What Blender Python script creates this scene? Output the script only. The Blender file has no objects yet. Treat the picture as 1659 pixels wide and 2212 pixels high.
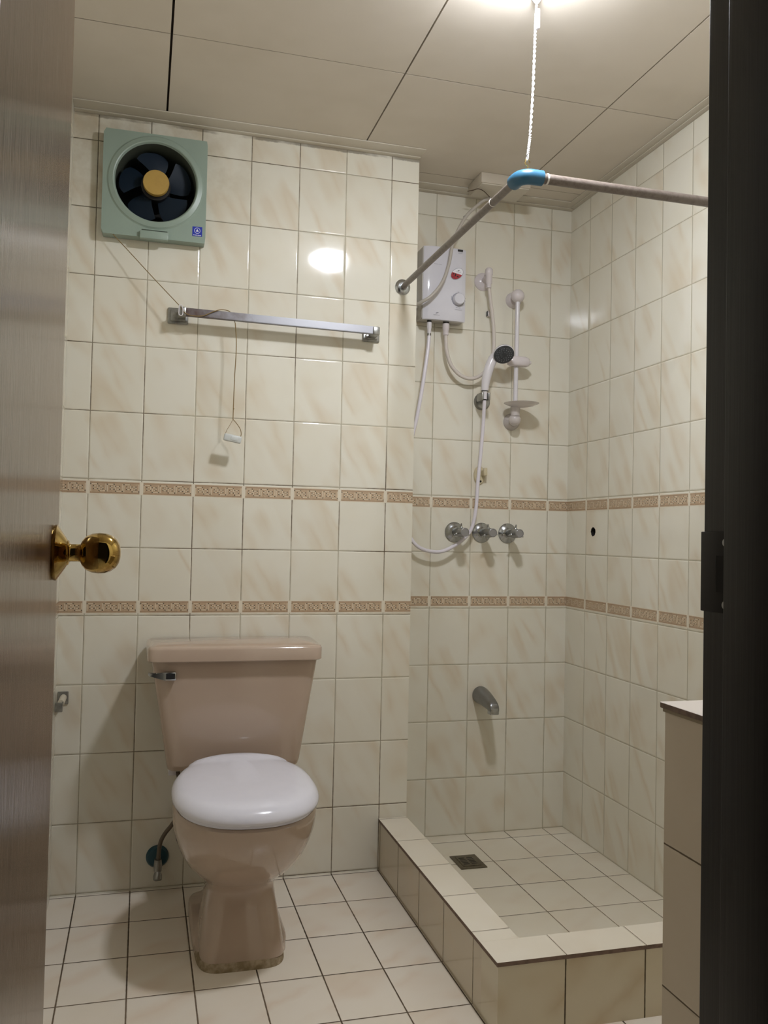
import bpy, bmesh, math, random
from mathutils import Vector, Matrix, Euler
random.seed(7)
PI = math.pi
S = bpy.context.scene
COL = S.collection

# ------------------------------------------------------------------ camera
camd = bpy.data.cameras.new('camera')
camd.sensor_fit = 'HORIZONTAL'; camd.sensor_width = 36.0
camd.lens = 36.0 * 1874.92 / 1659.0
camd.clip_start = 0.02
cam = bpy.data.objects.new('camera', camd); COL.objects.link(cam)
CR = Vector((0.96310574, -0.26831371, 0.02085879)); CU = Vector((-0.02758976, -0.02133977, 0.99939152)); CF = Vector((0.26770533, 0.9630952, 0.02795517))
m = Matrix((( CR.x, CU.x, -CF.x, 0.1577), (CR.y, CU.y, -CF.y, -2.7001), (CR.z, CU.z, -CF.z, 1.0654), (0, 0, 0, 1)))
cam.matrix_world = m
S.camera = cam

# ------------------------------------------------------------------ world, exposure
S.view_settings.view_transform = 'Standard'
S.view_settings.look = 'None'
S.view_settings.gamma = 1.0
S.view_settings.use_curve_mapping = False
S.view_settings.exposure = 0.0
W = bpy.data.worlds.new('world'); S.world = W; W.use_nodes = True
W.node_tree.nodes['Background'].inputs[0].default_value = (0.9, 0.8, 0.7, 1)
W.node_tree.nodes['Background'].inputs[1].default_value = 0.008
LAMP_POS = (0.925, -1.06, 2.307)
LAMP_STRENGTH = 238.0
LAMP_COLOR = (0.935, 0.97, 1.04, 1)

# ------------------------------------------------------------------ node helpers
def new_mat(name):
    mt = bpy.data.materials.new(name); mt.use_nodes = True
    nt = mt.node_tree
    return mt, nt, nt.nodes['Principled BSDF']
def nd(nt, kind, **kw):
    n = nt.nodes.new(kind)
    for k, v in kw.items(): setattr(n, k, v)
    return n
def mth(nt, op, a, b=None, c=None, clamp=False):
    n = nt.nodes.new('ShaderNodeMath'); n.operation = op; n.use_clamp = clamp
    for i, v in enumerate((a, b, c)):
        if v is None: continue
        if isinstance(v, (int, float)): n.inputs[i].default_value = v
        else: nt.links.new(v, n.inputs[i])
    return n.outputs[0]
def sstep(nt, x, lo, hi):
    n = nt.nodes.new('ShaderNodeMapRange'); n.interpolation_type = 'SMOOTHSTEP'
    nt.links.new(x, n.inputs[0])
    n.inputs[1].default_value = lo; n.inputs[2].default_value = hi
    n.inputs[3].default_value = 0; n.inputs[4].default_value = 1
    return n.outputs[0]
def mixc(nt, f, a, b, mode='MIX'):
    n = nt.nodes.new('ShaderNodeMix'); n.data_type = 'RGBA'; n.blend_type = mode
    for s, v in ((0, f), (6, a), (7, b)):
        if isinstance(v, (int, float)): n.inputs[s].default_value = v
        elif isinstance(v, tuple): n.inputs[s].default_value = (*v, 1)
        else: nt.links.new(v, n.inputs[s])
    return n.outputs[2]
def combine(nt, x, y, z=0.0):
    n = nt.nodes.new('ShaderNodeCombineXYZ')
    for i, v in enumerate((x, y, z)):
        if isinstance(v, (int, float)): n.inputs[i].default_value = v
        else: nt.links.new(v, n.inputs[i])
    return n.outputs[0]
def noise(nt, vec, scale=5.0, detail=2.0, rough=0.5):
    n = nt.nodes.new('ShaderNodeTexNoise')
    n.inputs['Scale'].default_value = scale; n.inputs['Detail'].default_value = detail; n.inputs['Roughness'].default_value = rough
    nt.links.new(vec, n.inputs['Vector'])
    return n.outputs['Fac']
def bump(nt, bs, h, dist=1.0, strength=1.0):
    n = nt.nodes.new('ShaderNodeBump'); n.inputs['Distance'].default_value = dist; n.inputs['Strength'].default_value = strength
    nt.links.new(h, n.inputs['Height']); nt.links.new(n.outputs[0], bs.inputs['Normal'])

def tile_mat(name, ua, u0, uw, va, v0, vh, col=(0.80, 0.77, 0.67), vein=(0.66, 0.54, 0.38), grout=(0.45, 0.41, 0.30), dirt=(0.06, 0.04, 0.02),
             rough=0.065, veinamt=0.5, seed=0.0, gw=0.0011, dirtlo=0.5, dirthi=0.75, slant=1.9, tilt=0.004, seam=None):
    """glazed tiles laid on a world-space grid: joints, slight per-tile tilt, marbling veins, dirty grout"""
    mt, nt, bs = new_mat(name)
    g = nd(nt, 'ShaderNodeNewGeometry'); sp = nd(nt, 'ShaderNodeSeparateXYZ'); nt.links.new(g.outputs['Position'], sp.inputs[0])
    U = sp.outputs[ua]; V = sp.outputs[va]
    un = mth(nt, 'DIVIDE', mth(nt, 'SUBTRACT', U, u0), uw); vn = mth(nt, 'DIVIDE', mth(nt, 'SUBTRACT', V, v0), vh)
    uf = mth(nt, 'FRACT', un); vf = mth(nt, 'FRACT', vn); ui = mth(nt, 'FLOOR', un); vi = mth(nt, 'FLOOR', vn)
    du = mth(nt, 'MULTIPLY', mth(nt, 'MINIMUM', uf, mth(nt, 'SUBTRACT', 1.0, uf)), uw)
    dv = mth(nt, 'MULTIPLY', mth(nt, 'MINIMUM', vf, mth(nt, 'SUBTRACT', 1.0, vf)), vh)
    pos = g.outputs['Position']
    wob = mth(nt, 'MULTIPLY', mth(nt, 'SUBTRACT', noise(nt, pos, 60, 2), 0.5), 0.0012)
    d = mth(nt, 'ADD', mth(nt, 'MINIMUM', du, dv), wob)
    gm = mth(nt, 'SUBTRACT', 1.0, sstep(nt, d, gw * 0.75, gw * 1.5))
    wn = nd(nt, 'ShaderNodeTexWhiteNoise'); nt.links.new(combine(nt, ui, vi, seed), wn.inputs['Vector'])
    rs = nd(nt, 'ShaderNodeSeparateColor'); nt.links.new(wn.outputs['Color'], rs.inputs[0])
    r1, r2, r3 = rs.outputs[0], rs.outputs[1], rs.outputs[2]
    # veins: streaks that run steeply down to the right across each tile
    lu = mth(nt, 'MULTIPLY', uf, uw); lv = mth(nt, 'MULTIPLY', vf, vh)
    a = mth(nt, 'ADD', mth(nt, 'MULTIPLY', lu, slant), lv)          # constant along the streak
    b = mth(nt, 'SUBTRACT', lv, mth(nt, 'MULTIPLY', lu, 0.5))
    wav = mth(nt, 'MULTIPLY', mth(nt, 'SUBTRACT', noise(nt, combine(nt, mth(nt, 'MULTIPLY', lu, 20), mth(nt, 'MULTIPLY', lv, 14), mth(nt, 'MULTIPLY', r3, 30)), 1.0, 3), 0.5), 0.05)
    aa = mth(nt, 'ADD', a, wav)
    vv = noise(nt, combine(nt, mth(nt, 'MULTIPLY', aa, 6.5), mth(nt, 'MULTIPLY', b, 1.6), mth(nt, 'MULTIPLY', r1, 40.0)), 1.0, 0.8, 0.5)
    ridge = mth(nt, 'SUBTRACT', 1.0, mth(nt, 'MULTIPLY', mth(nt, 'ABSOLUTE', mth(nt, 'SUBTRACT', vv, 0.5)), 8.0), clamp=True)
    brk = sstep(nt, noise(nt, combine(nt, lu, lv, mth(nt, 'MULTIPLY', r2, 50.0)), 7.0, 1), 0.38, 0.66)
    vm = mth(nt, 'MULTIPLY', mth(nt, 'MULTIPLY', ridge, brk), veinamt)
    cloud = sstep(nt, noise(nt, pos, 6, 3), 0.35, 0.7)
    base = mixc(nt, mth(nt, 'MULTIPLY', cloud, 0.30), col, (col[0] * 0.93, col[1] * 0.90, col[2] * 0.82))
    base = mixc(nt, mth(nt, 'MULTIPLY', r3, 0.12), base, (col[0] * 0.9, col[1] * 0.88, col[2] * 0.84))
    base = mixc(nt, vm, base, vein)
    dn = sstep(nt, noise(nt, pos, 2.3, 3, 0.6), dirtlo, dirthi)
    gcol = mixc(nt, dn, grout, dirt)
    c = mixc(nt, gm, base, gcol)
    if seam:   # mould that has crept along the joint under the ceiling, and yellowed glaze around the fan
        sv = mth(nt, 'ADD', V, mth(nt, 'MULTIPLY', noise(nt, pos, 30, 4, 0.7), 0.012))
        sm = mth(nt, 'MULTIPLY', sstep(nt, sv, seam + 0.002, seam + 0.007), sstep(nt, noise(nt, pos, 9, 3), 0.36, 0.55))
        c = mixc(nt, mth(nt, 'MULTIPLY', sm, 0.6), c, (0.07, 0.045, 0.02))
        fx = mth(nt, 'SUBTRACT', U, 0.10); fz = mth(nt, 'SUBTRACT', V, 2.18)
        dd_ = mth(nt, 'SQRT', mth(nt, 'ADD', mth(nt, 'MULTIPLY', mth(nt, 'MULTIPLY', fx, fx), 0.35), mth(nt, 'MULTIPLY', fz, fz)))
        st = mth(nt, 'MULTIPLY', mth(nt, 'SUBTRACT', 1.0, sstep(nt, dd_, 0.08, 0.30)), sstep(nt, noise(nt, pos, 8, 4, 0.65), 0.35, 0.7))
        c = mixc(nt, mth(nt, 'MULTIPLY', st, 0.55), c, (0.45, 0.36, 0.22))
        c = mixc(nt, mth(nt, 'MULTIPLY', mth(nt, 'MULTIPLY', gm, 0.8), mth(nt, 'SUBTRACT', 1.0, sstep(nt, dd_, 0.12, 0.34))), c, (0.06, 0.04, 0.02))
    nt.links.new(c, bs.inputs['Base Color'])
    rg = mth(nt, 'ADD', mth(nt, 'MULTIPLY', gm, 0.6), rough)
    nt.links.new(rg, bs.inputs['Roughness'])
    pil = mth(nt, 'MULTIPLY', sstep(nt, d, 0.0, 0.005), 0.0009)
    tl = mth(nt, 'ADD', mth(nt, 'MULTIPLY', mth(nt, 'SUBTRACT', r1, 0.5), mth(nt, 'MULTIPLY', lu, 2 * tilt)), mth(nt, 'MULTIPLY', mth(nt, 'SUBTRACT', r2, 0.5), mth(nt, 'MULTIPLY', lv, 2 * tilt)))
    wv = mth(nt, 'MULTIPLY', noise(nt, pos, 14, 1), 0.00025)
    bump(nt, bs, mth(nt, 'ADD', mth(nt, 'ADD', pil, tl), wv))
    bs.inputs['Specular IOR Level'].default_value = 0.5
    return mt

def plain(name, col, rough=0.5, metal=0.0, spec=0.5, nscale=0, namt=0.0, ncol=None, bmp=0.0, coat=0.0, trans=0.0, alpha=1.0, sss=0.0):
    mt, nt, bs = new_mat(name)
    bs.inputs['Base Color'].default_value = (*col, 1); bs.inputs['Roughness'].default_value = rough
    bs.inputs['Metallic'].default_value = metal; bs.inputs['Specular IOR Level'].default_value = spec
    bs.inputs['Coat Weight'].default_value = coat; bs.inputs['Transmission Weight'].default_value = trans
    bs.inputs['Alpha'].default_value = alpha
    g = nd(nt, 'ShaderNodeTexCoord')
    ns = nscale or 30
    f = sstep(nt, noise(nt, g.outputs['Object'], ns, 3, 0.6), 0.4, 0.7)
    nt.links.new(mixc(nt, mth(nt, 'MULTIPLY', f, namt or 0.08), col, ncol or tuple(x * 0.8 for x in col)), bs.inputs['Base Color'])
    if bmp: bump(nt, bs, noise(nt, g.outputs['Object'], ns * 3, 2), bmp)
    return mt

M = {}
ZCEIL = 2.300
# wall tile grids
M['tile_main'] = tile_mat('glazed_wall_tile_main', 0, 0.0, 0.152, 2, 0.0058, 0.202, seed=1.0, dirtlo=0.44, dirthi=0.62, dirt=(0.13, 0.09, 0.05), tilt=0.004, seam=ZCEIL)
M['tile_shower'] = tile_mat('glazed_wall_tile_shower', 0, 1.1512 - 0.152, 0.152, 2, 0.0041, 0.202, seed=2.0, dirtlo=0.60, dirthi=0.85, veinamt=0.55)
M['tile_side'] = tile_mat('glazed_wall_tile_side', 1, 0.101, 0.152, 2, 0.0041, 0.202, seed=3.0, dirtlo=0.62, dirthi=0.85, slant=-1.9, veinamt=0.5)
M['tile_door'] = tile_mat('glazed_wall_tile_door', 0, 0.0, 0.152, 2, 0.0058, 0.202, seed=4.0, dirtlo=0.6, dirthi=0.85)
M['tile_floor'] = tile_mat('floor_tile', 0, 0.0, 0.152, 1, -0.2107, 0.202, col=(0.82, 0.75, 0.65), vein=(0.68, 0.52, 0.38), grout=(0.17, 0.12, 0.075), seed=5.0, rough=0.28, veinamt=0.45, gw=0.0016, dirtlo=0.35, dirthi=0.6, slant=-0.7, tilt=0.003)
M['tile_pan'] = tile_mat('shower_floor_tile', 0, 1.1512 - 0.152, 0.152, 1, 0.1793, 0.197, col=(0.80, 0.745, 0.63), vein=(0.66, 0.54, 0.40), grout=(0.22, 0.17, 0.11), seed=6.0, rough=0.3, veinamt=0.3, gw=0.0013, dirtlo=0.4, dirthi=0.7, slant=-0.7, tilt=0.003)
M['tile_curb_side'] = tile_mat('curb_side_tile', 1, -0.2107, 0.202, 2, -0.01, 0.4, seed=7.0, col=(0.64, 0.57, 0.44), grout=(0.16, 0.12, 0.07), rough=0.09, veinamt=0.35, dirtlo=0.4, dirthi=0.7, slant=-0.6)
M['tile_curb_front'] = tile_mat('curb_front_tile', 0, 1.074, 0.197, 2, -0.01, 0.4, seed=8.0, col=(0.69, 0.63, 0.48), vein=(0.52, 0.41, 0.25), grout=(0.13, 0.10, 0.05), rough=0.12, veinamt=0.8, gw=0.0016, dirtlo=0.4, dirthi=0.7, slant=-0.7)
M['tile_curb_top'] = tile_mat('curb_top_tile', 0, 1.074 - 1.97, 1.97, 1, -0.2107, 0.202, seed=9.0, col=(0.82, 0.76, 0.65), rough=0.2, veinamt=0.25, slant=-0.6, grout=(0.3, 0.25, 0.18))
M['tile_curb_top2'] = tile_mat('curb_front_top_tile', 0, 1.074, 0.197, 1, -2, 4, seed=10.0, col=(0.82, 0.76, 0.65), rough=0.2, veinamt=0.25, slant=-0.6, grout=(0.3, 0.25, 0.18))
M['tile_counter'] = tile_mat('counter_side_tile', 1, -2.1, 0.6, 2, 0.0175, 0.2035, seed=11.0, col=(0.66, 0.575, 0.45), vein=(0.56, 0.46, 0.33), grout=(0.15, 0.11, 0.07), rough=0.45, veinamt=0.25, slant=-0.6)
M['tile_edge'] = plain('raw_tile_edge', (0.20, 0.135, 0.10), 0.7, nscale=60, namt=0.6, ncol=(0.09, 0.06, 0.04))
M['counter_top'] = plain('counter_top_tile', (0.82, 0.75, 0.70), 0.15, nscale=8, namt=0.2)
M['grout'] = plain('grout', (0.35, 0.29, 0.2), 0.9)
M['band'] = plain('border_band', (0.50, 0.365, 0.245), 0.14, nscale=180, namt=0.5, ncol=(0.58, 0.44, 0.30))
M['band_light'] = plain('border_key_line', (0.72, 0.60, 0.44), 0.14)
M['band_dark'] = plain('border_thin_line', (0.38, 0.255, 0.16), 0.14)
M['band_cream'] = plain('border_cream', (0.78, 0.71, 0.58), 0.12)
M['ceil'] = plain('ceiling_board', (0.70, 0.635, 0.545), 0.85, nscale=3, namt=0.25, ncol=(0.54, 0.48, 0.38), bmp=0.0005)
M['gap'] = plain('ceiling_joint', (0.035, 0.022, 0.015), 0.9)
M['faintgap'] = plain('filled_ceiling_joint', (0.38, 0.33, 0.26), 0.9)
M['cornice'] = plain('painted_moulding', (0.64, 0.59, 0.50), 0.6, nscale=4, namt=0.3, ncol=(0.45, 0.38, 0.27))
M['plaster'] = plain('plaster', (0.45, 0.4, 0.33), 0.9)
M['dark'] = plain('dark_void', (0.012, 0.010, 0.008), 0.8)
M['chrome'] = plain('chrome', (0.48, 0.50, 0.52), 0.2, metal=1.0, nscale=50, namt=0.3, ncol=(0.35, 0.35, 0.34))
M['dull_chrome'] = plain('dull_chrome', (0.28, 0.285, 0.29), 0.34, metal=1.0, nscale=70, namt=0.5, ncol=(0.25, 0.24, 0.22))
M['old_chrome'] = plain('aged_chrome', (0.33, 0.33, 0.31), 0.36, metal=0.85, nscale=60, namt=0.6, ncol=(0.20, 0.19, 0.17))
M['bronze'] = plain('darkened_bronze', (0.015, 0.012, 0.010), 0.5, metal=0.0, spec=0.25)
M['acrylic'] = plain('grey_handle_cap', (0.27, 0.26, 0.25), 0.3, nscale=80, namt=0.3)
M['brass'] = plain('polished_brass', (0.52, 0.36, 0.11), 0.05, metal=1.0, nscale=32, namt=0.75, ncol=(0.20, 0.10, 0.025))
M['brass_dull'] = plain('hook_brass', (0.6, 0.45, 0.2), 0.25, metal=1.0)
M['wplastic'] = plain('white_plastic', (0.74, 0.71, 0.74), 0.22)
M['pinkplastic'] = plain('pinkish_white_plastic', (0.72, 0.66, 0.67), 0.2)
M['dish'] = plain('translucent_plastic', (0.76, 0.70, 0.68), 0.15, alpha=0.72)
M['hose_warm'] = plain('off_white_hose', (0.66, 0.60, 0.55), 0.35)
M['hose'] = plain('white_hose', (0.78, 0.74, 0.80), 0.28)
M['cable'] = plain('grey_white_cable', (0.50, 0.46, 0.41), 0.4)
M['heater'] = plain('heater_white', (0.72, 0.71, 0.77), 0.12, coat=0.3)
M['heater_side'] = plain('heater_grey_side', (0.50, 0.47, 0.43), 0.4)
M['black'] = plain('black_plastic', (0.02, 0.02, 0.022), 0.3)
M['headface'] = plain('dark_spray_face', (0.035, 0.038, 0.045), 0.35, nscale=90, namt=0.6, ncol=(0.09, 0.1, 0.11))
M['greymark'] = plain('grey_print', (0.33, 0.33, 0.38), 0.4)
M['redprint'] = plain('red_print', (0.45, 0.04, 0.05), 0.35, nscale=120, namt=0.5, ncol=(0.05, 0.01, 0.03))
M['blueprint'] = plain('blue_badge', (0.02, 0.04, 0.42), 0.3)
M['whiteprint'] = plain('white_print', (0.85, 0.85, 0.9), 0.3)
M['fan'] = plain('pale_green_plastic', (0.30, 0.38, 0.32), 0.35, nscale=8, namt=0.2)
M['fan_slot'] = plain('dark_slot', (0.06, 0.08, 0.06), 0.8)  # plain dark colour for the slot above the fan tab
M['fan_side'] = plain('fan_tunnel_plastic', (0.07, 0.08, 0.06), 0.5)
M['blade'] = plain('blue_fan_blade', (0.010, 0.028, 0.056), 0.5)  # blue darkened in the colour to stand in for shade on the blades
M['hub'] = plain('mustard_hub', (0.47, 0.30, 0.07), 0.5, nscale=60, namt=0.3)
M['ceramic'] = plain('beige_ceramic', (0.48, 0.37, 0.29), 0.10, nscale=5, namt=0.10, coat=0.4)
M['seat'] = plain('white_seat', (0.74, 0.73, 0.80), 0.16)
M['stain'] = plain('stained_grout_ring', (0.24, 0.18, 0.10), 0.8, nscale=40, namt=0.85, ncol=(0.46, 0.37, 0.26))
M['blue'] = plain('blue_pvc', (0.028, 0.115, 0.20), 0.35, nscale=50, namt=0.3)
M['blue_old'] = plain('teal_escutcheon', (0.012, 0.065, 0.09), 0.4)
M['pipe'] = plain('dusty_grey_pipe', (0.17, 0.14, 0.12), 0.36, nscale=90, namt=0.6, ncol=(0.10, 0.075, 0.06), bmp=0.0004)
M['ring_white'] = plain('white_tape_ring', (0.75, 0.72, 0.68), 0.5)
M['cord'] = plain('white_twisted_cord', (0.8, 0.78, 0.78), 0.5)
M['string'] = plain('brown_string', (0.24, 0.16, 0.06), 0.8)
M['hookplastic'] = plain('yellowed_plastic', (0.62, 0.54, 0.36), 0.35)
M['pendant'] = plain('grey_white_plastic', (0.62, 0.64, 0.62), 0.3)
M['wire'] = plain('dark_wire', (0.08, 0.05, 0.03), 0.7)
M['braid'] = plain('braided_hose', (0.15, 0.12, 0.09), 0.4, metal=0.4, nscale=300, namt=0.6)
M['drain'] = plain('tarnished_drain_metal', (0.16, 0.135, 0.09), 0.5, metal=0.5, nscale=90, namt=0.6, ncol=(0.08, 0.065, 0.04))
M['boxplastic'] = plain('ceiling_box_plastic', (0.55, 0.49, 0.40), 0.5)
M['roller'] = plain('cream_roller', (0.62, 0.56, 0.44), 0.4)

def wood(name, c1, c2, rough, coat, stretch=(300, 300, 3), bm=0.00012, spec=0.5):
    mt, nt, bs = new_mat(name)
    g = nd(nt, 'ShaderNodeNewGeometry')
    mp = nd(nt, 'ShaderNodeMapping'); mp.inputs['Scale'].default_value = stretch
    nt.links.new(g.outputs['Position'], mp.inputs['Vector'])
    f = noise(nt, mp.outputs[0], 1.0, 3, 0.6)
    mp2 = nd(nt, 'ShaderNodeMapping'); mp2.inputs['Scale'].default_value = (40, 40, 0.7)
    nt.links.new(g.outputs['Position'], mp2.inputs['Vector'])
    f2 = sstep(nt, noise(nt, mp2.outputs[0], 1.0, 3, 0.6), 0.35, 0.7)
    ff = mth(nt, 'ADD', mth(nt, 'MULTIPLY', sstep(nt, f, 0.3, 0.7), 0.5), mth(nt, 'MULTIPLY', f2, 0.5))
    nt.links.new(mixc(nt, ff, c1, c2), bs.inputs['Base Color'])
    bs.inputs['Roughness'].default_value = rough; bs.inputs['Coat Weight'].default_value = coat; bs.inputs['Coat Roughness'].default_value = rough
    bump(nt, bs, f, bm)
    bs.inputs['Specular IOR Level'].default_value = spec
    return mt
M['doorwood'] = wood('glossy_brown_veneer', (0.135, 0.078, 0.046), (0.07, 0.038, 0.021), 0.16, 0.0, bm=0.0006)
M['framewood'] = wood('dark_brown_frame', (0.010, 0.0075, 0.006), (0.006, 0.005, 0.004), 0.42, 0.0, spec=0.22)

# lamp
mt, nt, bs = new_mat('lit_diffuser')
bs.inputs['Base Color'].default_value = (0.9, 0.9, 0.9, 1)
bs.inputs['Emission Color'].default_value = LAMP_COLOR; bs.inputs['Emission Strength'].default_value = LAMP_STRENGTH
M['lamp'] = mt

# ------------------------------------------------------------------ mesh helpers
class BM:
    """thin wrapper that collects shapes into one mesh"""
    def __init__(s): s.bm = bmesh.new()
    def box(s, x0, x1, y0, y1, z0, z1, bev=0.0, seg=2, mi=0):
        r = bmesh.ops.create_cube(s.bm, size=1.0)
        vs = r['verts']
        for v in vs:
            v.co = Vector((x0 if v.co.x < 0 else x1, y0 if v.co.y < 0 else y1, z0 if v.co.z < 0 else z1))
        fs = {f for v in vs for f in v.link_faces}
        for f in fs: f.material_index = mi
        if bev:
            es = list({e for f in fs for e in f.edges})
            r2 = bmesh.ops.bevel(s.bm, geom=es, offset=bev, segments=seg, profile=0.5, affect='EDGES')
            for f in r2['faces']: f.material_index = mi
        return s
    def quad(s, pts, mi=0):
        f = s.bm.faces.new([s.bm.verts.new(p) for p in pts]); f.material_index = mi; return s
    def rings(s, rings, cap0=True, cap1=True, mi=0, closed=True):
        vr = [[s.bm.verts.new(p) for p in r] for r in rings]
        n = len(vr[0])
        for a, b in zip(vr, vr[1:]):
            for i in range(n if closed else n - 1):
                f = s.bm.faces.new((a[i], a[(i + 1) % n], b[(i + 1) % n], b[i])); f.material_index = mi
        if cap0: s.bm.faces.new(list(reversed(vr[0]))).material_index = mi
        if cap1: s.bm.faces.new(vr[-1]).material_index = mi
        return s
    def lathe(s, prof, origin, axis, n=32, mi=0, cap0=True, cap1=True):
        """prof: (radius, distance along axis)"""
        ax = Vector(axis).normalized(); o = Vector(origin)
        t = Vector((0, 0, 1)) if abs(ax.z) < 0.9 else Vector((1, 0, 0))
        e1 = ax.cross(t).normalized(); e2 = ax.cross(e1)
        rr = [[o + ax * h + (e1 * math.cos(2 * PI * i / n) + e2 * math.sin(2 * PI * i / n)) * max(r, 1e-5) for i in range(n)] for r, h in prof]
        return s.rings(rr, cap0, cap1, mi)
    def cyl(s, p0, p1, r, n=20, mi=0, r1=None):
        p0 = Vector(p0); p1 = Vector(p1)
        return s.lathe([(r, 0), (r if r1 is None else r1, (p1 - p0).length)], p0, p1 - p0, n, mi)
    def ball(s, c, r, n=24, mi=0, sc=(1, 1, 1)):
        rr = bmesh.ops.create_uvsphere(s.bm, u_segments=n, v_segments=n // 2, radius=r)
        for v in rr['verts']: v.co = Vector((v.co.x * sc[0], v.co.y * sc[1], v.co.z * sc[2])) + Vector(c)
        for f in {f for v in rr['verts'] for f in v.link_faces}: f.material_index = mi
        return s
    def tube(s, pts, r, n=10, sub=6, mi=0, smoothpath=True):
        P = [Vector(p) for p in pts]
        if smoothpath and len(P) > 2:
            Q = []
            E = [P[0] * 2 - P[1]] + P + [P[-1] * 2 - P[-2]]
            for i in range(1, len(E) - 2):
                for k in range(sub):
                    t = k / sub
                    a, b, c, d = E[i - 1], E[i], E[i + 1], E[i + 2]
                    Q.append(0.5 * ((2 * b) + (c - a) * t + (2 * a - 5 * b + 4 * c - d) * t * t + (3 * b - a - 3 * c + d) * t ** 3))
            Q.append(P[-1]); P = Q
        up = None; rr = []
        rad = r if callable(r) else (lambda u: r)
        for i, p in enumerate(P):
            tg = (P[min(i + 1, len(P) - 1)] - P[max(i - 1, 0)]).normalized()
            if up is None:
                up = tg.cross(Vector((0.3, 0.2, 1)) if abs(tg.z) < 0.9 else Vector((1, 0.1, 0))).normalized()
            up = (up - tg * up.dot(tg)).normalized(); e2 = tg.cross(up)
            q = rad(i / (len(P) - 1))
            rr.append([p + (up * math.cos(2 * PI * k / n) + e2 * math.sin(2 * PI * k / n)) * q for k in range(n)])
        return s.rings(rr, mi=mi)
    def done(s, name, mats, parent=None, **kw): return finish(name, s.bm, mats, parent, **kw)

def finish(name, bm, mats, parent=None, smooth=True, kind=None, angle=38, label=None):
    bmesh.ops.recalc_face_normals(bm, faces=bm.faces)
    me = bpy.data.meshes.new(name); bm.to_mesh(me); bm.free()
    if not isinstance(mats, (list, tuple)): mats = [mats]
    for x in mats: me.materials.append(x)
    if smooth:
        me.polygons.foreach_set('use_smooth', [True] * len(me.polygons))
        me.set_sharp_from_angle(angle=math.radians(angle))
    o = bpy.data.objects.new(name, me); COL.objects.link(o)
    if parent:
        o.parent = parent
        loc = Vector(parent['_loc']) if '_loc' in parent else Vector((0, 0, 0))
        me.transform(Matrix.Translation(-loc))
        if '_loc' in parent: o['_loc'] = list(parent['_loc'])   # sub-parts share the thing's origin
    if kind: o['kind'] = kind
    if label: o['label'] = label
    return o
LOCS = {}
def thing(name, label, cat, loc, group=None):
    o = bpy.data.objects.new(name, None); COL.objects.link(o); o.location = loc; o.empty_display_size = 0.05
    o['label'] = label; o['category'] = cat; o['_loc'] = list(loc)
    if group: o['group'] = group
    return o
def tag(o, label, cat, group=None):
    o['label'] = label; o['category'] = cat
    if group: o['group'] = group
    return o

# ------------------------------------------------------------------ constants of the place
XL, XE, XR = -0.070, 1.004, 1.688        # left wall, end of main wall, right wall
YS, YD = 0.2464, -2.065                  # shower back wall, door wall
ZC = 2.307
TH = 0.10
CXo, CXi, CYo, CYi, CZ = 0.911, 1.004, -0.965, -0.868, 0.163   # shower curb

# ------------------------------------------------------------------ greek key border set flush on the tiles
def key_strip(B, f, n, u0, u1, z0, z1, tile0, tw, lift=0.0004):
    """f(u,z) -> point on wall, n = outward normal. one printed panel per tile between u0 and u1"""
    n = Vector(n)
    def rect(ua, ub, za, zb, mi, l):
        ua, ub = max(ua, u0), min(ub, u1)
        if ub - ua < 0.0008: return
        B.quad([f(ua, za) + n * l, f(ub, za) + n * l, f(ub, zb) + n * l, f(ua, zb) + n * l], mi)
    path1 = [(0, 0, 0, 4), (0, 4, 4, 4), (4, 1.2, 4, 4), (1.7, 1.2, 4, 1.2), (1.7, 1.2, 1.7, 2.8), (1.7, 2.8, 2.9, 2.8)]
    path2 = [(9, 0, 9, 4), (5, 0, 9, 0), (5, 0, 5, 2.8), (5, 2.8, 7.3, 2.8), (7.3, 1.2, 7.3, 2.8), (6.1, 1.2, 7.3, 1.2)]
    k = math.floor((u0 - tile0) / tw)
    while tile0 + k * tw < u1:
        a = tile0 + k * tw + 0.0055; b = a + tw - 0.011
        rect(tile0 + k * tw, tile0 + (k + 1) * tw, z0 - 0.002, z1 + 0.002, 3, lift * 0.5)
        rect(a, b, z0, z1, 0, lift)
        h = z1 - z0; e = 0.0013
        rect(a, b, z0 + 0.0022, z0 + 0.0034, 2, lift * 1.5); rect(a, b, z1 - 0.0034, z1 - 0.0022, 2, lift * 1.5)
        per = (b - a) / 3.0; su = per / 10.0; zb = z0 + 0.0075; sz = (h - 0.015) / 4.0
        for j in range(3):
            for (x0, y0, x1, y1) in path1 + path2:
                ux0 = a + j * per + (x0 + 0.5) * su; ux1 = a + j * per + (x1 + 0.5) * su
                rect(ux0 - e, ux1 + e, zb + y0 * sz - e, zb + y1 * sz + e, 1, lift * 1.5)
        k += 1
BANDM = [M['band'], M['band_light'], M['band_dark'], M['band_cream']]
def wallmats(t): return [t] + BANDM + [M['plaster'], M['dark']]
class WB(BM):
    def quad(s, pts, mi=0): return BM.quad(s, pts, mi)
class Shift:
    def __init__(s, b): s.b = b
    def quad(s, pts, mi): s.b.quad(pts, mi + 1)
def borders(B, f, n, u0, u1, tile0, tw, base):
    zt = base + 6 * 0.202; zb = base + 4 * 0.202
    key_strip(Shift(B), f, n, u0, u1, zt - 0.0425, zt - 0.0075, tile0, tw)
    key_strip(Shift(B), f, n, u0, u1, zb + 0.0085, zb + 0.0425, tile0, tw)

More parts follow.
